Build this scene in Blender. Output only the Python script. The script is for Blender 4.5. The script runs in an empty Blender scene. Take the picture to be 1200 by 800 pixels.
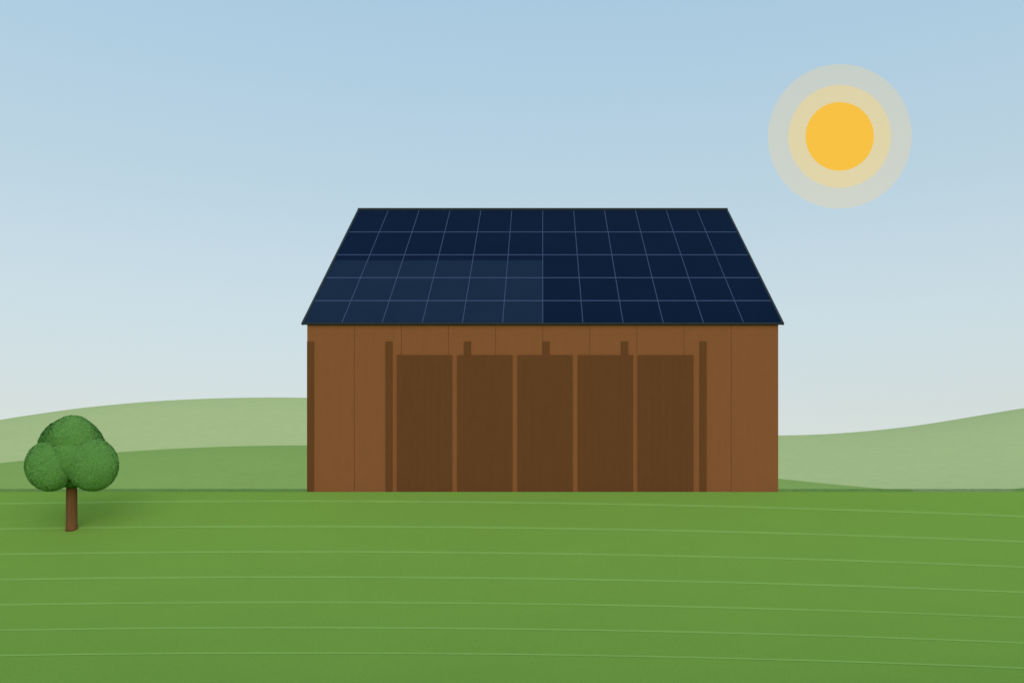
import bpy, bmesh, math, random
from mathutils import Vector, Matrix
import numpy as np

random.seed(7)
rng = np.random.default_rng(7)
scene = bpy.context.scene
C = scene.collection
R = math.radians

# ------------------------------------------------------------------ layout
F = 977.0 / 1200.0            # focal length / picture width
D = 24.425                    # distance from the camera to the barn front
S = 0.025                     # metres per drawing unit on the barn front


# ------------------------------------------------------------------ helpers
def tag(o, label=None, cat=None, group=None, kind=None):
    if label: o['label'] = label
    if cat: o['category'] = cat
    if group: o['group'] = group
    if kind: o['kind'] = kind
    return o


def empty(name, loc):
    o = bpy.data.objects.new(name, None)
    o.empty_display_size = 0.5
    C.objects.link(o)
    o.location = loc
    return o


class MB:
    """collects vertices and faces of ONE mesh"""
    def __init__(self):
        self.v, self.f, self.m = [], [], []

    def face(self, pts, mi=0):
        b = len(self.v)
        self.v += [tuple(p) for p in pts]
        self.f.append(tuple(range(b, b + len(pts))))
        self.m.append(mi)

    def hexa(self, p, mi=0):
        """8 corners: 4 bottom (ccw from above), 4 top"""
        b = len(self.v)
        self.v += [tuple(q) for q in p]
        for q in ((3, 2, 1, 0), (4, 5, 6, 7), (0, 1, 5, 4), (1, 2, 6, 5), (2, 3, 7, 6), (3, 0, 4, 7)):
            self.f.append(tuple(b + i for i in q))
            self.m.append(mi)

    def box(self, x0, x1, y0, y1, z0, z1, mi=0):
        self.hexa([(x0, y0, z0), (x1, y0, z0), (x1, y1, z0), (x0, y1, z0),
                   (x0, y0, z1), (x1, y0, z1), (x1, y1, z1), (x0, y1, z1)], mi)

    def grid(self, P, mi=0):
        """P: rows x cols x 3"""
        n, m = P.shape[:2]
        b = len(self.v)
        self.v += [tuple(p) for p in P.reshape(-1, 3)]
        for i in range(n - 1):
            for j in range(m - 1):
                a = b + i * m + j
                self.f.append((a, a + 1, a + m + 1, a + m))
                self.m.append(mi)

    def tube(self, pts, rad, n=10, mi=0):
        b = len(self.v)
        pts = [Vector(p) for p in pts]
        for k, p in enumerate(pts):
            t = (pts[min(k + 1, len(pts) - 1)] - pts[max(k - 1, 0)]).normalized()
            a = t.cross(Vector((0.3, 1, 0.1))).normalized()
            c = t.cross(a)
            for i in range(n):
                w = 2 * math.pi * i / n
                self.v.append(tuple(p + (a * math.cos(w) + c * math.sin(w)) * rad[k]))
        for k in range(len(pts) - 1):
            for i in range(n):
                q = b + k * n
                self.f.append((q + i, q + (i + 1) % n, q + n + (i + 1) % n, q + n + i))
                self.m.append(mi)
        self.f.append(tuple(b + i for i in range(n))[::-1]); self.m.append(mi)
        q = b + (len(pts) - 1) * n
        self.f.append(tuple(q + i for i in range(n))); self.m.append(mi)

    def build(self, name, mats, parent=None, smooth=False, bevel=0, off=(0, 0, 0)):
        me = bpy.data.meshes.new(name)
        ox, oy, oz = off
        me.from_pydata([(x - ox, y - oy, z - oz) for x, y, z in self.v], [], self.f)
        if not isinstance(mats, (list, tuple)): mats = [mats]
        for m in mats: me.materials.append(m)
        if len(mats) > 1:
            me.polygons.foreach_set('material_index', self.m)
        if smooth:
            me.polygons.foreach_set('use_smooth', [True] * len(me.polygons))
        me.update()
        o = bpy.data.objects.new(name, me)
        C.objects.link(o)
        if parent: o.parent = parent
        if bevel:
            b = o.modifiers.new('bevel', 'BEVEL')
            b.width = bevel; b.segments = 2; b.limit_method = 'ANGLE'
        return o


def srgb(r, g, b):
    f = lambda c: c / 12.92 if c <= 0.04045 else ((c + 0.055) / 1.055) ** 2.4
    return tuple(f(c / 255) for c in (r, g, b))


def material(name, col, rough=0.9, spec=0.1, var=0.0, scale=(3, 3, 3), detail=4, bump=0.0, bump_scale=40.0,
             fine=0.0, fine_scale=60.0, dist=0.01):
    """diffuse procedural material: colour varied by noise in object space, optional fine bump"""
    m = bpy.data.materials.new(name)
    m.use_nodes = True
    nt = m.node_tree
    N, L = nt.nodes, nt.links
    p = N['Principled BSDF']
    p.inputs['Roughness'].default_value = rough
    p.inputs['Specular IOR Level'].default_value = spec
    p.inputs['Base Color'].default_value = (*col, 1)
    tc = N.new('ShaderNodeTexCoord')
    src = None

    def noise(sc, det):
        mp = N.new('ShaderNodeMapping'); mp.inputs['Scale'].default_value = sc
        L.new(tc.outputs['Object'], mp.inputs['Vector'])
        n = N.new('ShaderNodeTexNoise'); n.inputs['Scale'].default_value = 1.0
        n.inputs['Detail'].default_value = det; n.inputs['Roughness'].default_value = 0.6
        L.new(mp.outputs[0], n.inputs['Vector'])
        return n

    def vary(n, amt, prev):
        # multiply by 1 + amt*(2n-1)
        mr = N.new('ShaderNodeMapRange')
        mr.inputs['From Min'].default_value = 0.25; mr.inputs['From Max'].default_value = 0.75
        mr.inputs['To Min'].default_value = 1 - amt; mr.inputs['To Max'].default_value = 1 + amt
        L.new(n.outputs['Fac'], mr.inputs['Value'])
        vm = N.new('ShaderNodeVectorMath'); vm.operation = 'SCALE'
        if prev is None: vm.inputs[0].default_value = col
        else: L.new(prev, vm.inputs[0])
        L.new(mr.outputs[0], vm.inputs['Scale'])
        return vm.outputs[0]
    if var: src = vary(noise(scale, detail), var, src)
    if fine: src = vary(noise((fine_scale,) * 3, 3), fine, src)
    if src is not None: L.new(src, p.inputs['Base Color'])
    if bump:
        n = noise(bump_scale if isinstance(bump_scale, tuple) else (bump_scale,) * 3, 4)
        b = N.new('ShaderNodeBump'); b.inputs['Strength'].default_value = bump
        b.inputs['Distance'].default_value = dist
        L.new(n.outputs['Fac'], b.inputs['Height']); L.new(b.outputs[0], p.inputs['Normal'])
    return m


def emitter(name, col, alpha=1.0):
    m = bpy.data.materials.new(name); m.use_nodes = True
    nt = m.node_tree; N, L = nt.nodes, nt.links
    N.remove(N['Principled BSDF'])
    e = N.new('ShaderNodeEmission'); e.inputs['Color'].default_value = (*col, 1)
    out = N['Material Output']
    if alpha >= 1:
        L.new(e.outputs[0], out.inputs['Surface'])
    else:
        t = N.new('ShaderNodeBsdfTransparent')
        mx = N.new('ShaderNodeMixShader'); mx.inputs[0].default_value = alpha
        L.new(t.outputs[0], mx.inputs[1]); L.new(e.outputs[0], mx.inputs[2])
        L.new(mx.outputs[0], out.inputs['Surface'])
    return m


# ------------------------------------------------------------------ colours
GRASS = (0.222, 0.374, 0.0580)
STRIPE = (0.262, 0.440, 0.085)
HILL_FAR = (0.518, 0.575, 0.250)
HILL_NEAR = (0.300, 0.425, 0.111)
HEDGE = (0.165, 0.280, 0.065)
HEDGE_PALE = (0.226, 0.312, 0.113)
WALL = (0.300, 0.106, 0.0352)
DARK = (0.166, 0.0585, 0.0175)
PANEL = (0.0038, 0.0125, 0.0370)
PANEL_LIGHT = (0.0115, 0.0265, 0.058)  # panel blue with a sky reflection painted into the colour
RIM = (0.060, 0.084, 0.178)
TRIM = (0.030, 0.036, 0.040)
LEAF = (0.152, 0.348, 0.081)
LEAF_DARK = (0.084, 0.232, 0.047)
BARK = (0.198, 0.083, 0.034)

M = {
    'grass': material('grass_ground', GRASS, 0.95, 0.0, 0.028, (0.5, 0.5, 0.5), 6, 0.3, 26.0, 0.08, 30.0, 0.025),
    'stripe': material('pale_grass', STRIPE, 0.95, 0.0, 0.05, (0.7, 0.7, 0.7), 4, 0.3, 30.0, 0.10, 30.0, 0.02),
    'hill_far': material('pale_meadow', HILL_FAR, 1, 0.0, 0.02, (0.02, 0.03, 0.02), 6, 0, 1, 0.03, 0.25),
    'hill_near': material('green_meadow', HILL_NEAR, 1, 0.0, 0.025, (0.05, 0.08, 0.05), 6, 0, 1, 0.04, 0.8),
    'hedge': material('hedge_leaves', HEDGE, 0.9, 0.05, 0.12, (2, 2, 2)),
    'hedge_pale': material('pale_hedge_leaves', HEDGE_PALE, 0.9, 0.05, 0.12, (2, 2, 2)),
    'wall': material('brown_boards', WALL, 0.8, 0.1, 0.04, (9, 9, 0.5), 6, 0.12, (60, 60, 2.0), 0.03, 3.0, 0.006),
    'dark': material('dark_brown_boards', DARK, 0.8, 0.1, 0.045, (14, 14, 0.6), 6, 0.12, (70, 70, 2.5), 0.03, 3.0, 0.006),
    'panel': material('solar_glass', PANEL, 0.6, 0.01, 0.06, (0.6, 0.6, 0.6), 2),
    'panel_light': material('reflection_solar_glass', PANEL_LIGHT, 0.6, 0.01, 0.06, (0.8, 0.8, 0.8), 3),
    'rim': material('panel_rim', RIM, 0.5, 0.1),
    'trim': material('dark_metal_trim', TRIM, 0.6, 0.1, 0.1, (2, 2, 2)),
    'roof': material('dark_roof_sheet', TRIM, 0.7, 0.1, 0.12, (1.5, 1.5, 1.5)),
    'leaf': material('leaf_green', LEAF, 0.9, 0.03, 0.05, (3, 3, 3)),
    'leaf_dark': material('leaf_dark_green', LEAF_DARK, 0.85, 0.05, 0.10, (3, 3, 3)),
    'bark': material('bark', BARK, 0.9, 0.05, 0.18, (25, 25, 3), 5, 0.5, (50, 50, 8), 0, 1, 0.01),
    'sun': emitter('sun_glow', srgb(245, 184, 66)),
}

# ------------------------------------------------------------------ ground: one sheet with the long rise the barn stands on
K = 18.0 / 977.0
CREST = D - 0.25


def ground_z(y):
    if y <= CREST / 2: return -K * CREST * CREST / 4
    if y <= CREST: return -K * y * (CREST - y)
    if y <= D + 17: return -0.012 - 0.012 * (y - CREST)
    t = min(1, (y - D - 17) / 16)
    t = t * t * (3 - 2 * t)
    a = -0.012 - 0.012 * (D + 17 - CREST)
    return a + (-4.2 - a) * t


ys = sorted(set([-400, -100, -30, 0, 5, 8, 10, 11] + [round(11.2 + 0.2 * i, 3) for i in range(65) if 11.2 + 0.2 * i < CREST - 0.05]
                + [CREST - 0.03, CREST, CREST + 0.03, CREST + 0.1] + [D + 4 * i for i in range(1, 5)] + [D + 17 + 1.6 * i for i in range(0, 11)]
                + [70, 120, 300, 700, 1500, 4000]))
xs = np.array([-4000, -1500, -500, -200, -100] + list(np.linspace(-60, 60, 41)) + [100, 200, 500, 1500, 4000])
P = np.array([[(x, y, ground_z(y)) for x in xs] for y in ys])
mb = MB(); mb.grid(P)
ground = mb.build('ground', M['grass'], smooth=True)
tag(ground, 'smooth green grass field rising up to the barn', 'ground', kind='structure')

# pale mown lines: narrow bands of lighter grass lying along the rise
def line_shift(x):                       # how far the bands sweep downhill to either side (drawing units)
    return 0.0397 * (x + 7.15) ** 2


for i in range(7):
    off0 = 11.0 + 29.6 * i
    cols = np.linspace(-17.5, 17.5, 141)
    rows = []
    for w in (-1.25, -0.6, 0, 0.6, 1.25):
        r = []
        for x in cols:
            # sideways position is measured on the barn front, the band itself lies nearer
            o = off0 + line_shift(x) + w
            y = CREST - o / 18.0
            r.append((x * y / D, y, ground_z(y) + 0.004 + 0.008 * (1.25 - abs(w))))
        rows.append(r)
    mb = MB(); mb.grid(np.array(rows[::-1]))
    o = mb.build('mown_line', M['stripe'], smooth=True)
    tag(o, kind='structure')

# ------------------------------------------------------------------ hills
def interp(tab, x):
    return float(np.interp(x, [t[0] for t in tab], [t[1] for t in tab]))


def hill(name, mat, ridge, width, knots, base, label):
    """rounded ridge, knots = (x across at the ridge, height)"""
    kx = np.array([k[0] for k in knots]); kz = np.array([k[1] for k in knots])
    # smooth (monotone-free) cubic through the knots
    n = len(kx)
    A = np.zeros((n, n)); rhs = np.zeros(n)
    h = np.diff(kx)
    A[0, 0] = A[-1, -1] = 1
    for i in range(1, n - 1):
        A[i, i - 1], A[i, i], A[i, i + 1] = h[i - 1], 2 * (h[i - 1] + h[i]), h[i]
        rhs[i] = 6 * ((kz[i + 1] - kz[i]) / h[i] - (kz[i] - kz[i - 1]) / h[i - 1])
    m2 = np.linalg.solve(A, rhs)
    X = np.linspace(kx[0], kx[-1], 161)
    Z = []
    for x in X:
        i = min(max(np.searchsorted(kx, x) - 1, 0), n - 2)
        a, b = kx[i + 1] - x, x - kx[i]
        Z.append(m2[i] * a ** 3 / (6 * h[i]) + m2[i + 1] * b ** 3 / (6 * h[i])
                 + (kz[i] / h[i] - m2[i] * h[i] / 6) * a + (kz[i + 1] / h[i] - m2[i + 1] * h[i] / 6) * b)
    V = np.linspace(-1, 1, 49)
    prof = (np.cos(np.pi * V) + 1) / 2
    P = np.array([[(x, ridge + v * width, base + (z - base) * p) for x, z in zip(X, Z)] for v, p in zip(V, prof)])
    mb = MB(); mb.grid(P)
    o = mb.build(name, mat, smooth=True)
    tag(o, label, 'hill', kind='structure')
    return o


def knots_for(ridge, width, base, pts):
    """skyline heights seen over the rise -> true heights of a rounded ridge"""
    out = []
    for px, py in pts:
        hgt = (576 - py) / 977
        # the skyline is where z/y is largest along the cosine profile
        lo, hi = base, 400.0
        for _ in range(60):
            mid = (lo + hi) / 2
            vs = np.linspace(-1, 0.2, 400)
            yy = ridge + vs * width
            zz = base + (mid - base) * (np.cos(np.pi * vs) + 1) / 2
            k = np.argmax(zz / yy)
            if zz[k] / yy[k] < hgt: lo = mid
            else: hi = mid
        out.append(((px - 636) / 977 * yy[k], mid))
    return out


far_pts = [(-500, 575), (-250, 546), (0, 496), (100, 478.5), (200, 469), (310, 465.5), (420, 468), (530, 476), (640, 488), (760, 502), (912, 510),
           (1000, 506.5), (1100, 496), (1200, 480), (1400, 454), (1750, 448), (2250, 490), (2900, 577)]
near_pts = [(-500, 575), (-250, 566), (0, 544), (120, 531.5), (240, 524), (360, 521.5), (480, 524), (600, 530), (760, 544), (912, 561), (1000, 570),
            (1060, 575.4), (1115, 581), (1160, 583), (1200, 577), (1400, 549), (1700, 534), (2100, 552), (2600, 578)]
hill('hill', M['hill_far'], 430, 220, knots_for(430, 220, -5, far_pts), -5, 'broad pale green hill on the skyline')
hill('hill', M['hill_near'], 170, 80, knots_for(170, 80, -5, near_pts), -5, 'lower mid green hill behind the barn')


# ------------------------------------------------------------------ foliage helper
def leaves(mb, centers, normals, size, mi, tilt=0.6):
    n = len(centers)
    for k in range(n):
        nn = Vector(normals[k]) + Vector(rng.normal(0, tilt, 3))
        nn.normalize()
        a = nn.cross(Vector(rng.normal(0, 1, 3))).normalized()
        b = nn.cross(a)
        s = size * rng.uniform(0.7, 1.25)
        c = Vector(centers[k])
        mb.face([c - a * s, c - b * s * 0.55, c + a * s, c + b * s * 0.55], mi)


# ------------------------------------------------------------------ hedge beyond the rise
hy = 58.0
htop = 4.0 / 977 * hy
mb = MB()
rows = []
hx = np.linspace(-60, 60, 241)
for zz, yy in ((-4.4, -0.7), (-2, -0.75), (htop - 0.25, -0.7), (htop - 0.08, -0.45), (htop - 0.05, 0), (htop - 0.08, 0.45), (htop - 0.25, 0.7), (-2, 0.75), (-4.4, 0.7)):
    rows.append([(x, hy + yy + 0.05 * math.sin(x * 2.1 + zz), zz + 0.012 * math.sin(x * 3.3)) for x in hx])
PH = np.array(rows)
b0 = len(mb.f); mb.grid(PH)
def pale(x): return (1058 - 636) / 977 * hy < x < (1180 - 636) / 977 * hy
for i in range(b0, len(mb.f)):
    mb.m[i] = 1 if pale(mb.v[mb.f[i][0]][0]) else 0
for _ in range(22000):
    x = rng.uniform(-46, 46)
    t = rng.uniform(0, 1)
    if t < 0.6: c = (x, hy + rng.uniform(-0.6, 0.6), htop - 0.045 + rng.uniform(-0.015, 0.015)); nn = (0, -0.2, 1)
    else: c = (x, hy - 0.74 + rng.uniform(-0.05, 0.03), htop - rng.uniform(0.05, 1.2)); nn = (0, -1, 0.3)
    leaves(mb, [c], [nn], 0.03, 1 if pale(x) else 0, 0.3)
hedge = mb.build('hedge', [M['hedge'], M['hedge_pale']])
tag(hedge, 'long low dark green hedge running behind the barn at the foot of the hills', 'hedge')

# ------------------------------------------------------------------ barn
barn = empty('barn', (0, D, 0))
tag(barn, 'brown wooden barn with a dark blue solar panel roof standing on the grass rise', 'barn')
OFF = (0, D, 0)


def X(px): return (px - 636) * S
def Z(py): return (576 - py) * S


HALF = (912 - 360) / 2 * S             # half the barn's width
EAVE_Z = Z(379.0)
De = D - 0.075                          # eave line
Dr = De * 566.0 / 433.0                # ridge line
RIDGE_Z = (576 - 245.0) / 977 * Dr
HALF_X = 283.0 * De / 977              # half the roof's length
EZ = (576 - 379.0) / 977 * De          # roof surface height at the eave
DEPTH = 2 * (Dr - D)
BASE = -0.35

# front wall: ten wide vertical boards with narrow grooves
mb = MB()
n = 10
g = 0.006
bw = 2 * HALF / n
wt = EZ - 0.004
mb.box(-HALF + 0.02, HALF - 0.02, D + 0.02, D + 0.14, BASE, wt)
for k in range(n):
    x0 = -HALF + k * bw + (g if k else 0); x1 = -HALF + (k + 1) * bw - (g if k < n - 1 else 0)
    mb.box(x0, x1, D, D + 0.024, BASE, wt)
mb.build('front_wall', M['wall'], barn, off=OFF)
# gable walls and back wall
for s in (-1, 1):
    mb = MB()
    a, b = D + 0.145, D + DEPTH - 0.145
    prof = [(a, BASE), (b, BASE), (b, wt), (Dr, wt + (Dr - a) * (RIDGE_Z - EZ) / (Dr - De)), (a, wt)]
    xi, xo = s * (HALF - 0.12), s * HALF
    q0 = [(xi, y, z) for y, z in prof]; q1 = [(xo, y, z) for y, z in prof]
    mb.face(q0 if s < 0 else q0[::-1]); mb.face(q1[::-1] if s < 0 else q1)
    for i in range(5):
        j = (i + 1) % 5
        mb.face([q0[i], q0[j], q1[j], q1[i]])
    # vertical boards
    nb = 14
    for k in range(nb):
        y0 = a + (b - a) * k / nb + g; y1 = a + (b - a) * (k + 1) / nb - g
        zt = lambda y: wt + (min(y, 2 * Dr - y) - a) * (RIDGE_Z - EZ) / (Dr - De) - 0.02
        cuts = [y0, y1] if not (y0 < Dr < y1) else [y0, Dr, y1]
        for c0, c1 in zip(cuts, cuts[1:]):
            X0, X1 = sorted((s * (HALF + 0.0), s * (HALF + 0.022)))
            X0 = X0 + (0.0 if s < 0 else 0.002); X1 = X1 - (0.002 if s < 0 else 0.0)
            mb.hexa([(X0, c0, BASE), (X1, c0, BASE), (X1, c1, BASE), (X0, c1, BASE),
                     (X0, c0, zt(c0)), (X1, c0, zt(c0)), (X1, c1, zt(c1)), (X0, c1, zt(c1))])
    mb.build('gable_wall', M['wall'], barn, off=OFF)
mb = MB()
mb.box(-HALF + 0.02, HALF - 0.02, D + DEPTH - 0.14, D + DEPTH - 0.02, BASE - 0.3, wt)
for k in range(n):
    x0 = -HALF + k * bw + (g if k else 0); x1 = -HALF + (k + 1) * bw - (g if k < n - 1 else 0)
    mb.box(x0, x1, D + DEPTH - 0.024, D + DEPTH, BASE - 0.3, wt)
mb.build('back_wall', M['wall'], barn, off=OFF)

# posts on the front
for p0 in (360, 452, 544, 636, 728, 820):
    mb = MB()
    e = 0.002 if p0 == 360 else 0
    mb.box(X(p0) - e, X(p0 + 8), D - 0.022, D - 0.001, BASE, Z(400))
    mb.build('post', M['dark'], barn, off=OFF, bevel=0.004)

# five doors
for a, b in ((465.4, 530.1), (536.0, 600.7), (606.7, 671.3), (677.4, 742.0), (748.0, 812.7)):
    mb = MB()
    x0, x1 = X(a), X(b)
    zt = Z(416)
    mb.box(x0 + 0.006, x1 - 0.006, D - 0.030, D - 0.002, BASE, zt)
    nb = 8
    for k in range(nb):                                    # planks stand a hair proud of the door leaf
        q0 = x0 + (x1 - x0) * k / nb; q1 = x0 + (x1 - x0) * (k + 1) / nb
        mb.box(max(q0 + 0.0015, x0 + 0.0075), min(q1 - 0.0015, x1 - 0.0075), D - 0.033, D - 0.029, BASE, zt - 0.001)
    mb.build('door', M['dark'], barn, off=OFF)

# roof: two slopes as one thick sheet
sl = Vector((0, Dr - De, RIDGE_Z - EZ)); SL = sl.length
vdir = sl.normalized(); ndir = Vector((0, -vdir.z, vdir.y))
E0 = Vector((0, De, EZ))


def rp(u, v, w):                         # roof coordinates: along, up the slope, out of it
    p = E0 + Vector((u, 0, 0)) + vdir * v + ndir * w
    return (p.x, p.y, p.z)


def rbox(mb, u0, u1, v0, v1, w0, w1, mi=0):
    mb.hexa([rp(u0, v0, w0), rp(u1, v0, w0), rp(u1, v1, w0), rp(u0, v1, w0),
             rp(u0, v0, w1), rp(u1, v0, w1), rp(u1, v1, w1), rp(u0, v1, w1)], mi)


mb = MB()
T0, T1 = -0.046, -0.0215
# cross-section in (y, z): front slope up to the ridge, then down the back
slope = (RIDGE_Z - EZ) / (Dr - De)
def on(y, w):                           # height of the offset roof plane at depth y (front slope)
    return EZ + (y - De) * slope + w / vdir.y
def sect(w0, w1, y0, y1):
    return [(y0, on(y0, w1)), (Dr, on(Dr, w1)), (2 * Dr - y0, on(y0, w1)), (2 * Dr - y0, on(y0, w0)), (Dr, on(Dr, w0)), (y0, on(y0, w0))]
cs = sect(T0, T1, De + 0.03, None)
hx_ = HALF_X - 0.02
L_ = [(-hx_, y, z) for y, z in cs]; R_ = [(hx_, y, z) for y, z in cs]
mb.face([L_[0], L_[1], L_[4], L_[5]]); mb.face([L_[1], L_[2], L_[3], L_[4]])
mb.face([R_[5], R_[4], R_[1], R_[0]]); mb.face([R_[4], R_[3], R_[2], R_[1]])
for i in range(6):
    j = (i + 1) % 6
    mb.face([L_[i], R_[i], R_[j], L_[j]])
roof = mb.build('roof', M['roof'], barn, off=OFF)

# solar panels: 12 columns, 5 rows; rows grow taller towards the ridge
def v_of(py):                            # slope position whose height on the picture is py
    k = (576 - py) / 977
    # (EZ + v*sz) = k*(De + v*sy)
    return (k * De - EZ) / (vdir.z - k * vdir.y)


edges_v = [v_of(py) for py in (377.6, 352.2, 325.3, 298.5, 271.8, 246.6)]
edges_u = [-HALF_X + 2 * HALF_X * k / 12 for k in range(13)]
edges_u[0] += 0.07; edges_u[-1] -= 0.07
split_v = v_of(305.0)
GAP = 0.0015
RU, RV = 0.010, 0.026
for r in range(5):
    for c in range(12):
        u0, u1 = edges_u[c] + GAP, edges_u[c + 1] - GAP
        v0, v1 = edges_v[r] + GAP, edges_v[r + 1] - GAP
        a0 = u0 + (RU if c > 0 else 0); a1 = u1 - (RU if c < 11 else 0)
        b0 = v0 + (RV if r > 0 else 0); b1 = v1 - (RV if r < 4 else 0)
        mb = MB()
        rbox(mb, u0, u1, v0, v1, -0.020, -0.006, 2)
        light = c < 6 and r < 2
        if c < 6 and r == 2:  # painted reflection stops partway up this row
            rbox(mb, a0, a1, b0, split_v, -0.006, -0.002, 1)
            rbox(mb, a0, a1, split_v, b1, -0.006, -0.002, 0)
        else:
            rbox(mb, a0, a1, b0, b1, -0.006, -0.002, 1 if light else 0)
        if c > 0: rbox(mb, u0, a0, v0, v1, -0.006, 0.0, 2)
        if c < 11: rbox(mb, a1, u1, v0, v1, -0.006, 0.0, 2)
        if r > 0: rbox(mb, a0, a1, v0, b0, -0.006, 0.0, 2)
        if r < 4: rbox(mb, a0, a1, b1, v1, -0.006, 0.0, 2)
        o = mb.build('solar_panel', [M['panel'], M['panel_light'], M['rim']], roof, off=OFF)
        if light: o['label'] = 'blue solar panel with a lighter painted reflection'

# dark edge trim
mb = MB(); mb.box(-HALF_X, HALF_X, De, De + 0.028, EZ - 0.024, EZ + 0.026)
mb.build('fascia', M['trim'], roof, off=OFF)
mb = MB(); mb.box(-HALF_X, HALF_X, 2 * Dr - De - 0.028, 2 * Dr - De, EZ - 0.024, EZ + 0.026)
mb.build('fascia', M['trim'], roof, off=OFF)
for s in (-1, 1):
    mb = MB()
    cs = sect(-0.050, 0.012, De + 0.03, None)
    x0, x1 = sorted((s * (HALF_X - 0.068), s * HALF_X))
    if s < 0: x1 -= 0.0
    L_ = [(x0, y, z) for y, z in cs]; R_ = [(x1, y, z) for y, z in cs]
    mb.face([L_[0], L_[1], L_[4], L_[5]]); mb.face([L_[1], L_[2], L_[3], L_[4]])
    mb.face([R_[5], R_[4], R_[1], R_[0]]); mb.face([R_[4], R_[3], R_[2], R_[1]])
    for i in range(6):
        j = (i + 1) % 6
        mb.face([L_[i], R_[i], R_[j], L_[j]])
    mb.build('barge_board', M['trim'], roof, off=OFF)
mb = MB()
mb.tube([(-HALF_X + 0.0, Dr, RIDGE_Z - 0.02), (HALF_X, Dr, RIDGE_Z - 0.02)], [0.06, 0.06], 14)
mb.build('ridge_cap', M['trim'], roof, off=OFF)

# ------------------------------------------------------------------ tree
ty = CREST - 44.0 / 18.0
ts = ty / 977
tx = (84 - 636) * ts
tz = ground_z(ty)
tree = empty('tree', (tx, ty, tz))
tag(tree, 'small round crowned green tree with a bare brown trunk on the grass slope', 'tree')
TO = (tx, ty, tz)
mb = MB()
def tp(px, py, dy=0.0): return ((px - 636) * ts, ty + dy, (576 - py) * ts)
pts, rad = [], []
for py, r in ((623, 6.9), (619, 6.35), (612, 6.05), (595, 5.95), (575, 5.9), (560, 5.2), (545, 4.2), (525, 2.6), (508, 1.2)):
    pts.append(tp(84, py)); rad.append(r * ts)
mb.tube(pts, rad, 14)
for px, py, dy in ((62, 540, -0.1), (106, 538, 0.1), (80, 520, 0.4), (94, 512, -0.3)):
    a = Vector(tp(84, 562)); b = Vector(tp(px, py, dy))
    mb.tube([a, a.lerp(b, 0.5) + Vector((0, 0, -0.05)), b], [3.2 * ts, 2.2 * ts, 1.0 * ts], 8)
mb.build('trunk', M['bark'], tree, smooth=True, off=TO)

mb = MB()
tl = abs((84 - 636) / 977)
lobes = [  # px, py, radius, depth shift, depth radius factor, material
    (84, 530, 42.0, -0.17, 0.40, 1),
    (58, 546, 30.0, -0.44, 0.60, 0),
    (108, 544, 32.0, -0.36, 0.60, 0),
    (86, 516, 30.0, -0.33, 0.62, 0),
    (84, 534, 27.0, -0.40, 0.62, 0),
    (70, 534, 25.0, 0.30, 0.9, 0),
    (98, 532, 26.0, 0.34, 0.9, 0),
]
for px, py, r, dy, fy, mi in lobes:
    sc = (ty + dy) / 977
    cx, cz = (px - 636) * sc, (576 - py) * sc
    ry = r * sc * fy
    k = abs((px - 636) / 977)
    rx = math.sqrt(max(0.1, (r * sc) ** 2 - (k * ry) ** 2))
    rz = r * sc * 0.995
    # inner mass
    n1, n2 = 32, 20
    PP = np.array([[(cx + 0.96 * rx * math.cos(a) * math.sin(t), ty + dy + 0.96 * ry * math.sin(a) * math.sin(t), cz + 0.96 * rz * math.cos(t))
                    for a in np.linspace(0, 2 * math.pi, n1)] for t in np.linspace(0.02, math.pi - 0.02, n2)])
    mb.grid(PP, mi)
    cnt = int(6500 * (r / 30) ** 2)
    d = rng.normal(0, 1, (cnt, 3)); d /= np.linalg.norm(d, axis=1)[:, None]
    rr = rng.uniform(0.965, 0.998, cnt)
    cen = np.stack([cx + d[:, 0] * rx * rr, ty + dy + d[:, 1] * ry * rr, cz + d[:, 2] * rz * rr], 1)
    nrm = np.stack([d[:, 0] / rx, d[:, 1] / ry, d[:, 2] / rz], 1); nrm /= np.linalg.norm(nrm, axis=1)[:, None]
    leaves(mb, cen, nrm, 0.029, mi, 0.25)
mb.build('crown', [M['leaf'], M['leaf_dark']], tree, off=TO)

# ------------------------------------------------------------------ sun disc with its two halos, far beyond the hills
sy = 1500.0
q = sy / 977
sun = empty('sun', ((984 - 636) * q, sy, (576 - 160) * q))
tag(sun, 'golden yellow sun with two pale yellow halo rings in the blue sky', 'sun')


def oblate(r, depth):
    n1, n2 = 96, 48
    mb = MB()
    mb.grid(np.array([[(r * math.cos(a) * math.sin(t), depth * math.cos(t), r * math.sin(a) * math.sin(t))
                       for a in np.linspace(0, 2 * math.pi, n1)] for t in np.linspace(1e-3, math.pi - 1e-3, n2)]))
    return mb


oblate(40 * q, 8 * q).build('core', M['sun'], sun, smooth=True)
# each ray crosses a halo shell twice
oblate(60 * q, 14 * q).build('halo', emitter('inner_halo', srgb(255, 216, 70), 0.20), sun, smooth=True)
oblate(84 * q, 21 * q).build('halo', emitter('outer_halo', srgb(255, 214, 80), 0.13), sun, smooth=True)

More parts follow.
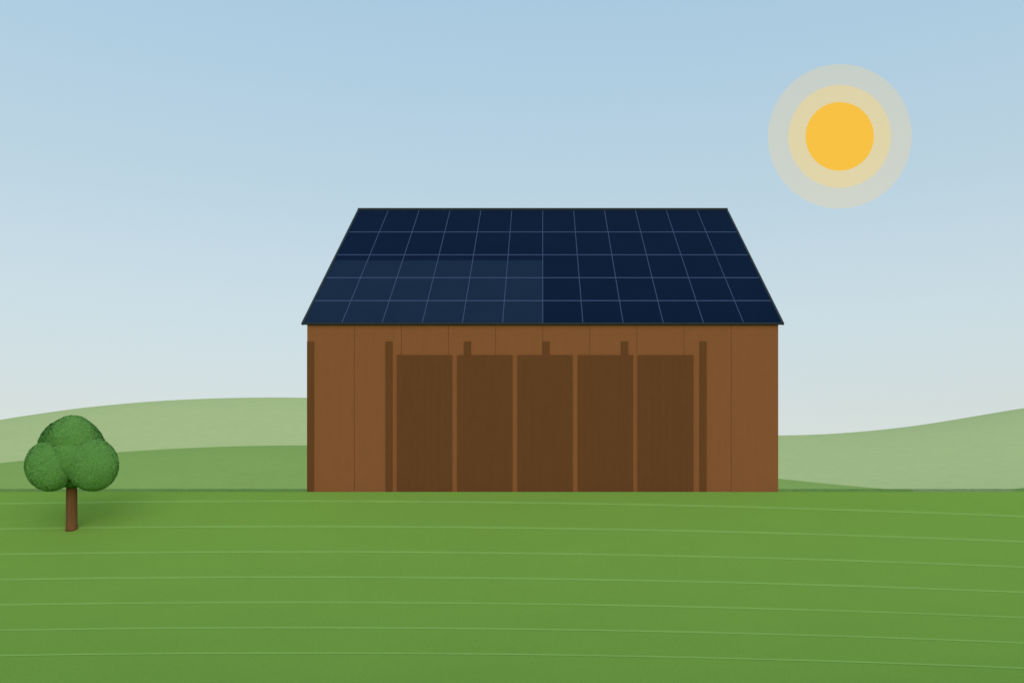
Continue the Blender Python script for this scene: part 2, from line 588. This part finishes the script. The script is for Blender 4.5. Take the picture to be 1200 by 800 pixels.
# ------------------------------------------------------------------ sky and light
SUN_EL, SUN_AZ = R(19), R(160)          # azimuth clockwise from +Y: behind the camera, slightly left
w = bpy.data.worlds.new('World'); scene.world = w
w.use_nodes = True
nt = w.node_tree; N, L = nt.nodes, nt.links
bg = N['Background']; bg.inputs['Strength'].default_value = 0.1
sk = N.new('ShaderNodeTexSky'); sk.sky_type = 'NISHITA'; sk.sun_disc = False
sk.sun_elevation = SUN_EL; sk.sun_rotation = SUN_AZ
sk.air_density = 1.0; sk.dust_density = 1.5; sk.ozone_density = 1.0
tc = N.new('ShaderNodeTexCoord')
sep = N.new('ShaderNodeSeparateXYZ'); L.new(tc.outputs['Generated'], sep.inputs[0])
ramp = N.new('ShaderNodeValToRGB')
L.new(sep.outputs['Z'], ramp.inputs['Fac'])
cr = ramp.color_ramp
stops = [(0.0, (216, 224, 219)), (0.095, (210, 219, 218)), (0.20, (204, 221, 227)), (0.335, (189, 213, 226)), (0.47, (176, 207, 227)), (0.53, (169, 203, 225)),
         (1.0, (150, 190, 220))]
cr.elements[0].position = stops[0][0]; cr.elements[0].color = (*srgb(*stops[0][1]), 1)
cr.elements[1].position = stops[-1][0]; cr.elements[1].color = (*srgb(*stops[-1][1]), 1)
for p, c in stops[1:-1]:
    e = cr.elements.new(p); e.color = (*srgb(*c), 1)
sc_ = N.new('ShaderNodeVectorMath'); sc_.operation = 'SCALE'; sc_.inputs['Scale'].default_value = 10.75
L.new(ramp.outputs['Color'], sc_.inputs[0])
mx = N.new('ShaderNodeMix'); mx.data_type = 'RGBA'
mx.inputs['Factor'].default_value = 0.85
L.new(sk.outputs['Color'], mx.inputs['A']); L.new(sc_.outputs[0], mx.inputs['B'])
L.new(mx.outputs['Result'], bg.inputs['Color'])

ld = bpy.data.lights.new('sun_lamp', 'SUN')
ld.energy = 1.5; ld.angle = R(95); ld.color = (1.0, 0.95, 0.88)
lo = bpy.data.objects.new('sun_lamp', ld); C.objects.link(lo)
dirv = Vector((math.sin(SUN_AZ) * math.cos(SUN_EL), math.cos(SUN_AZ) * math.cos(SUN_EL), math.sin(SUN_EL)))
lo.rotation_euler = dirv.to_track_quat('Z', 'Y').to_euler()
lo.location = dirv * 60

# ------------------------------------------------------------------ camera
cd = bpy.data.cameras.new('camera')
cam = bpy.data.objects.new('camera', cd); C.objects.link(cam)
cam.location = (0, 0, 0)
cam.rotation_euler = (R(90), 0, 0)
cd.sensor_width = 36; cd.sensor_fit = 'HORIZONTAL'; cd.lens = 36 * F
cd.shift_x = -36 / 1200; cd.shift_y = 176 / 1200
cd.clip_start = 0.1; cd.clip_end = 8000
scene.camera = cam

vs = scene.view_settings
scene.display_settings.display_device = 'sRGB'
vs.view_transform = 'Standard'; vs.look = 'None'; vs.exposure = 0; vs.gamma = 1; vs.use_curve_mapping = False
scene.cycles.use_denoising = True
scene.cycles.transparent_max_bounces = 16
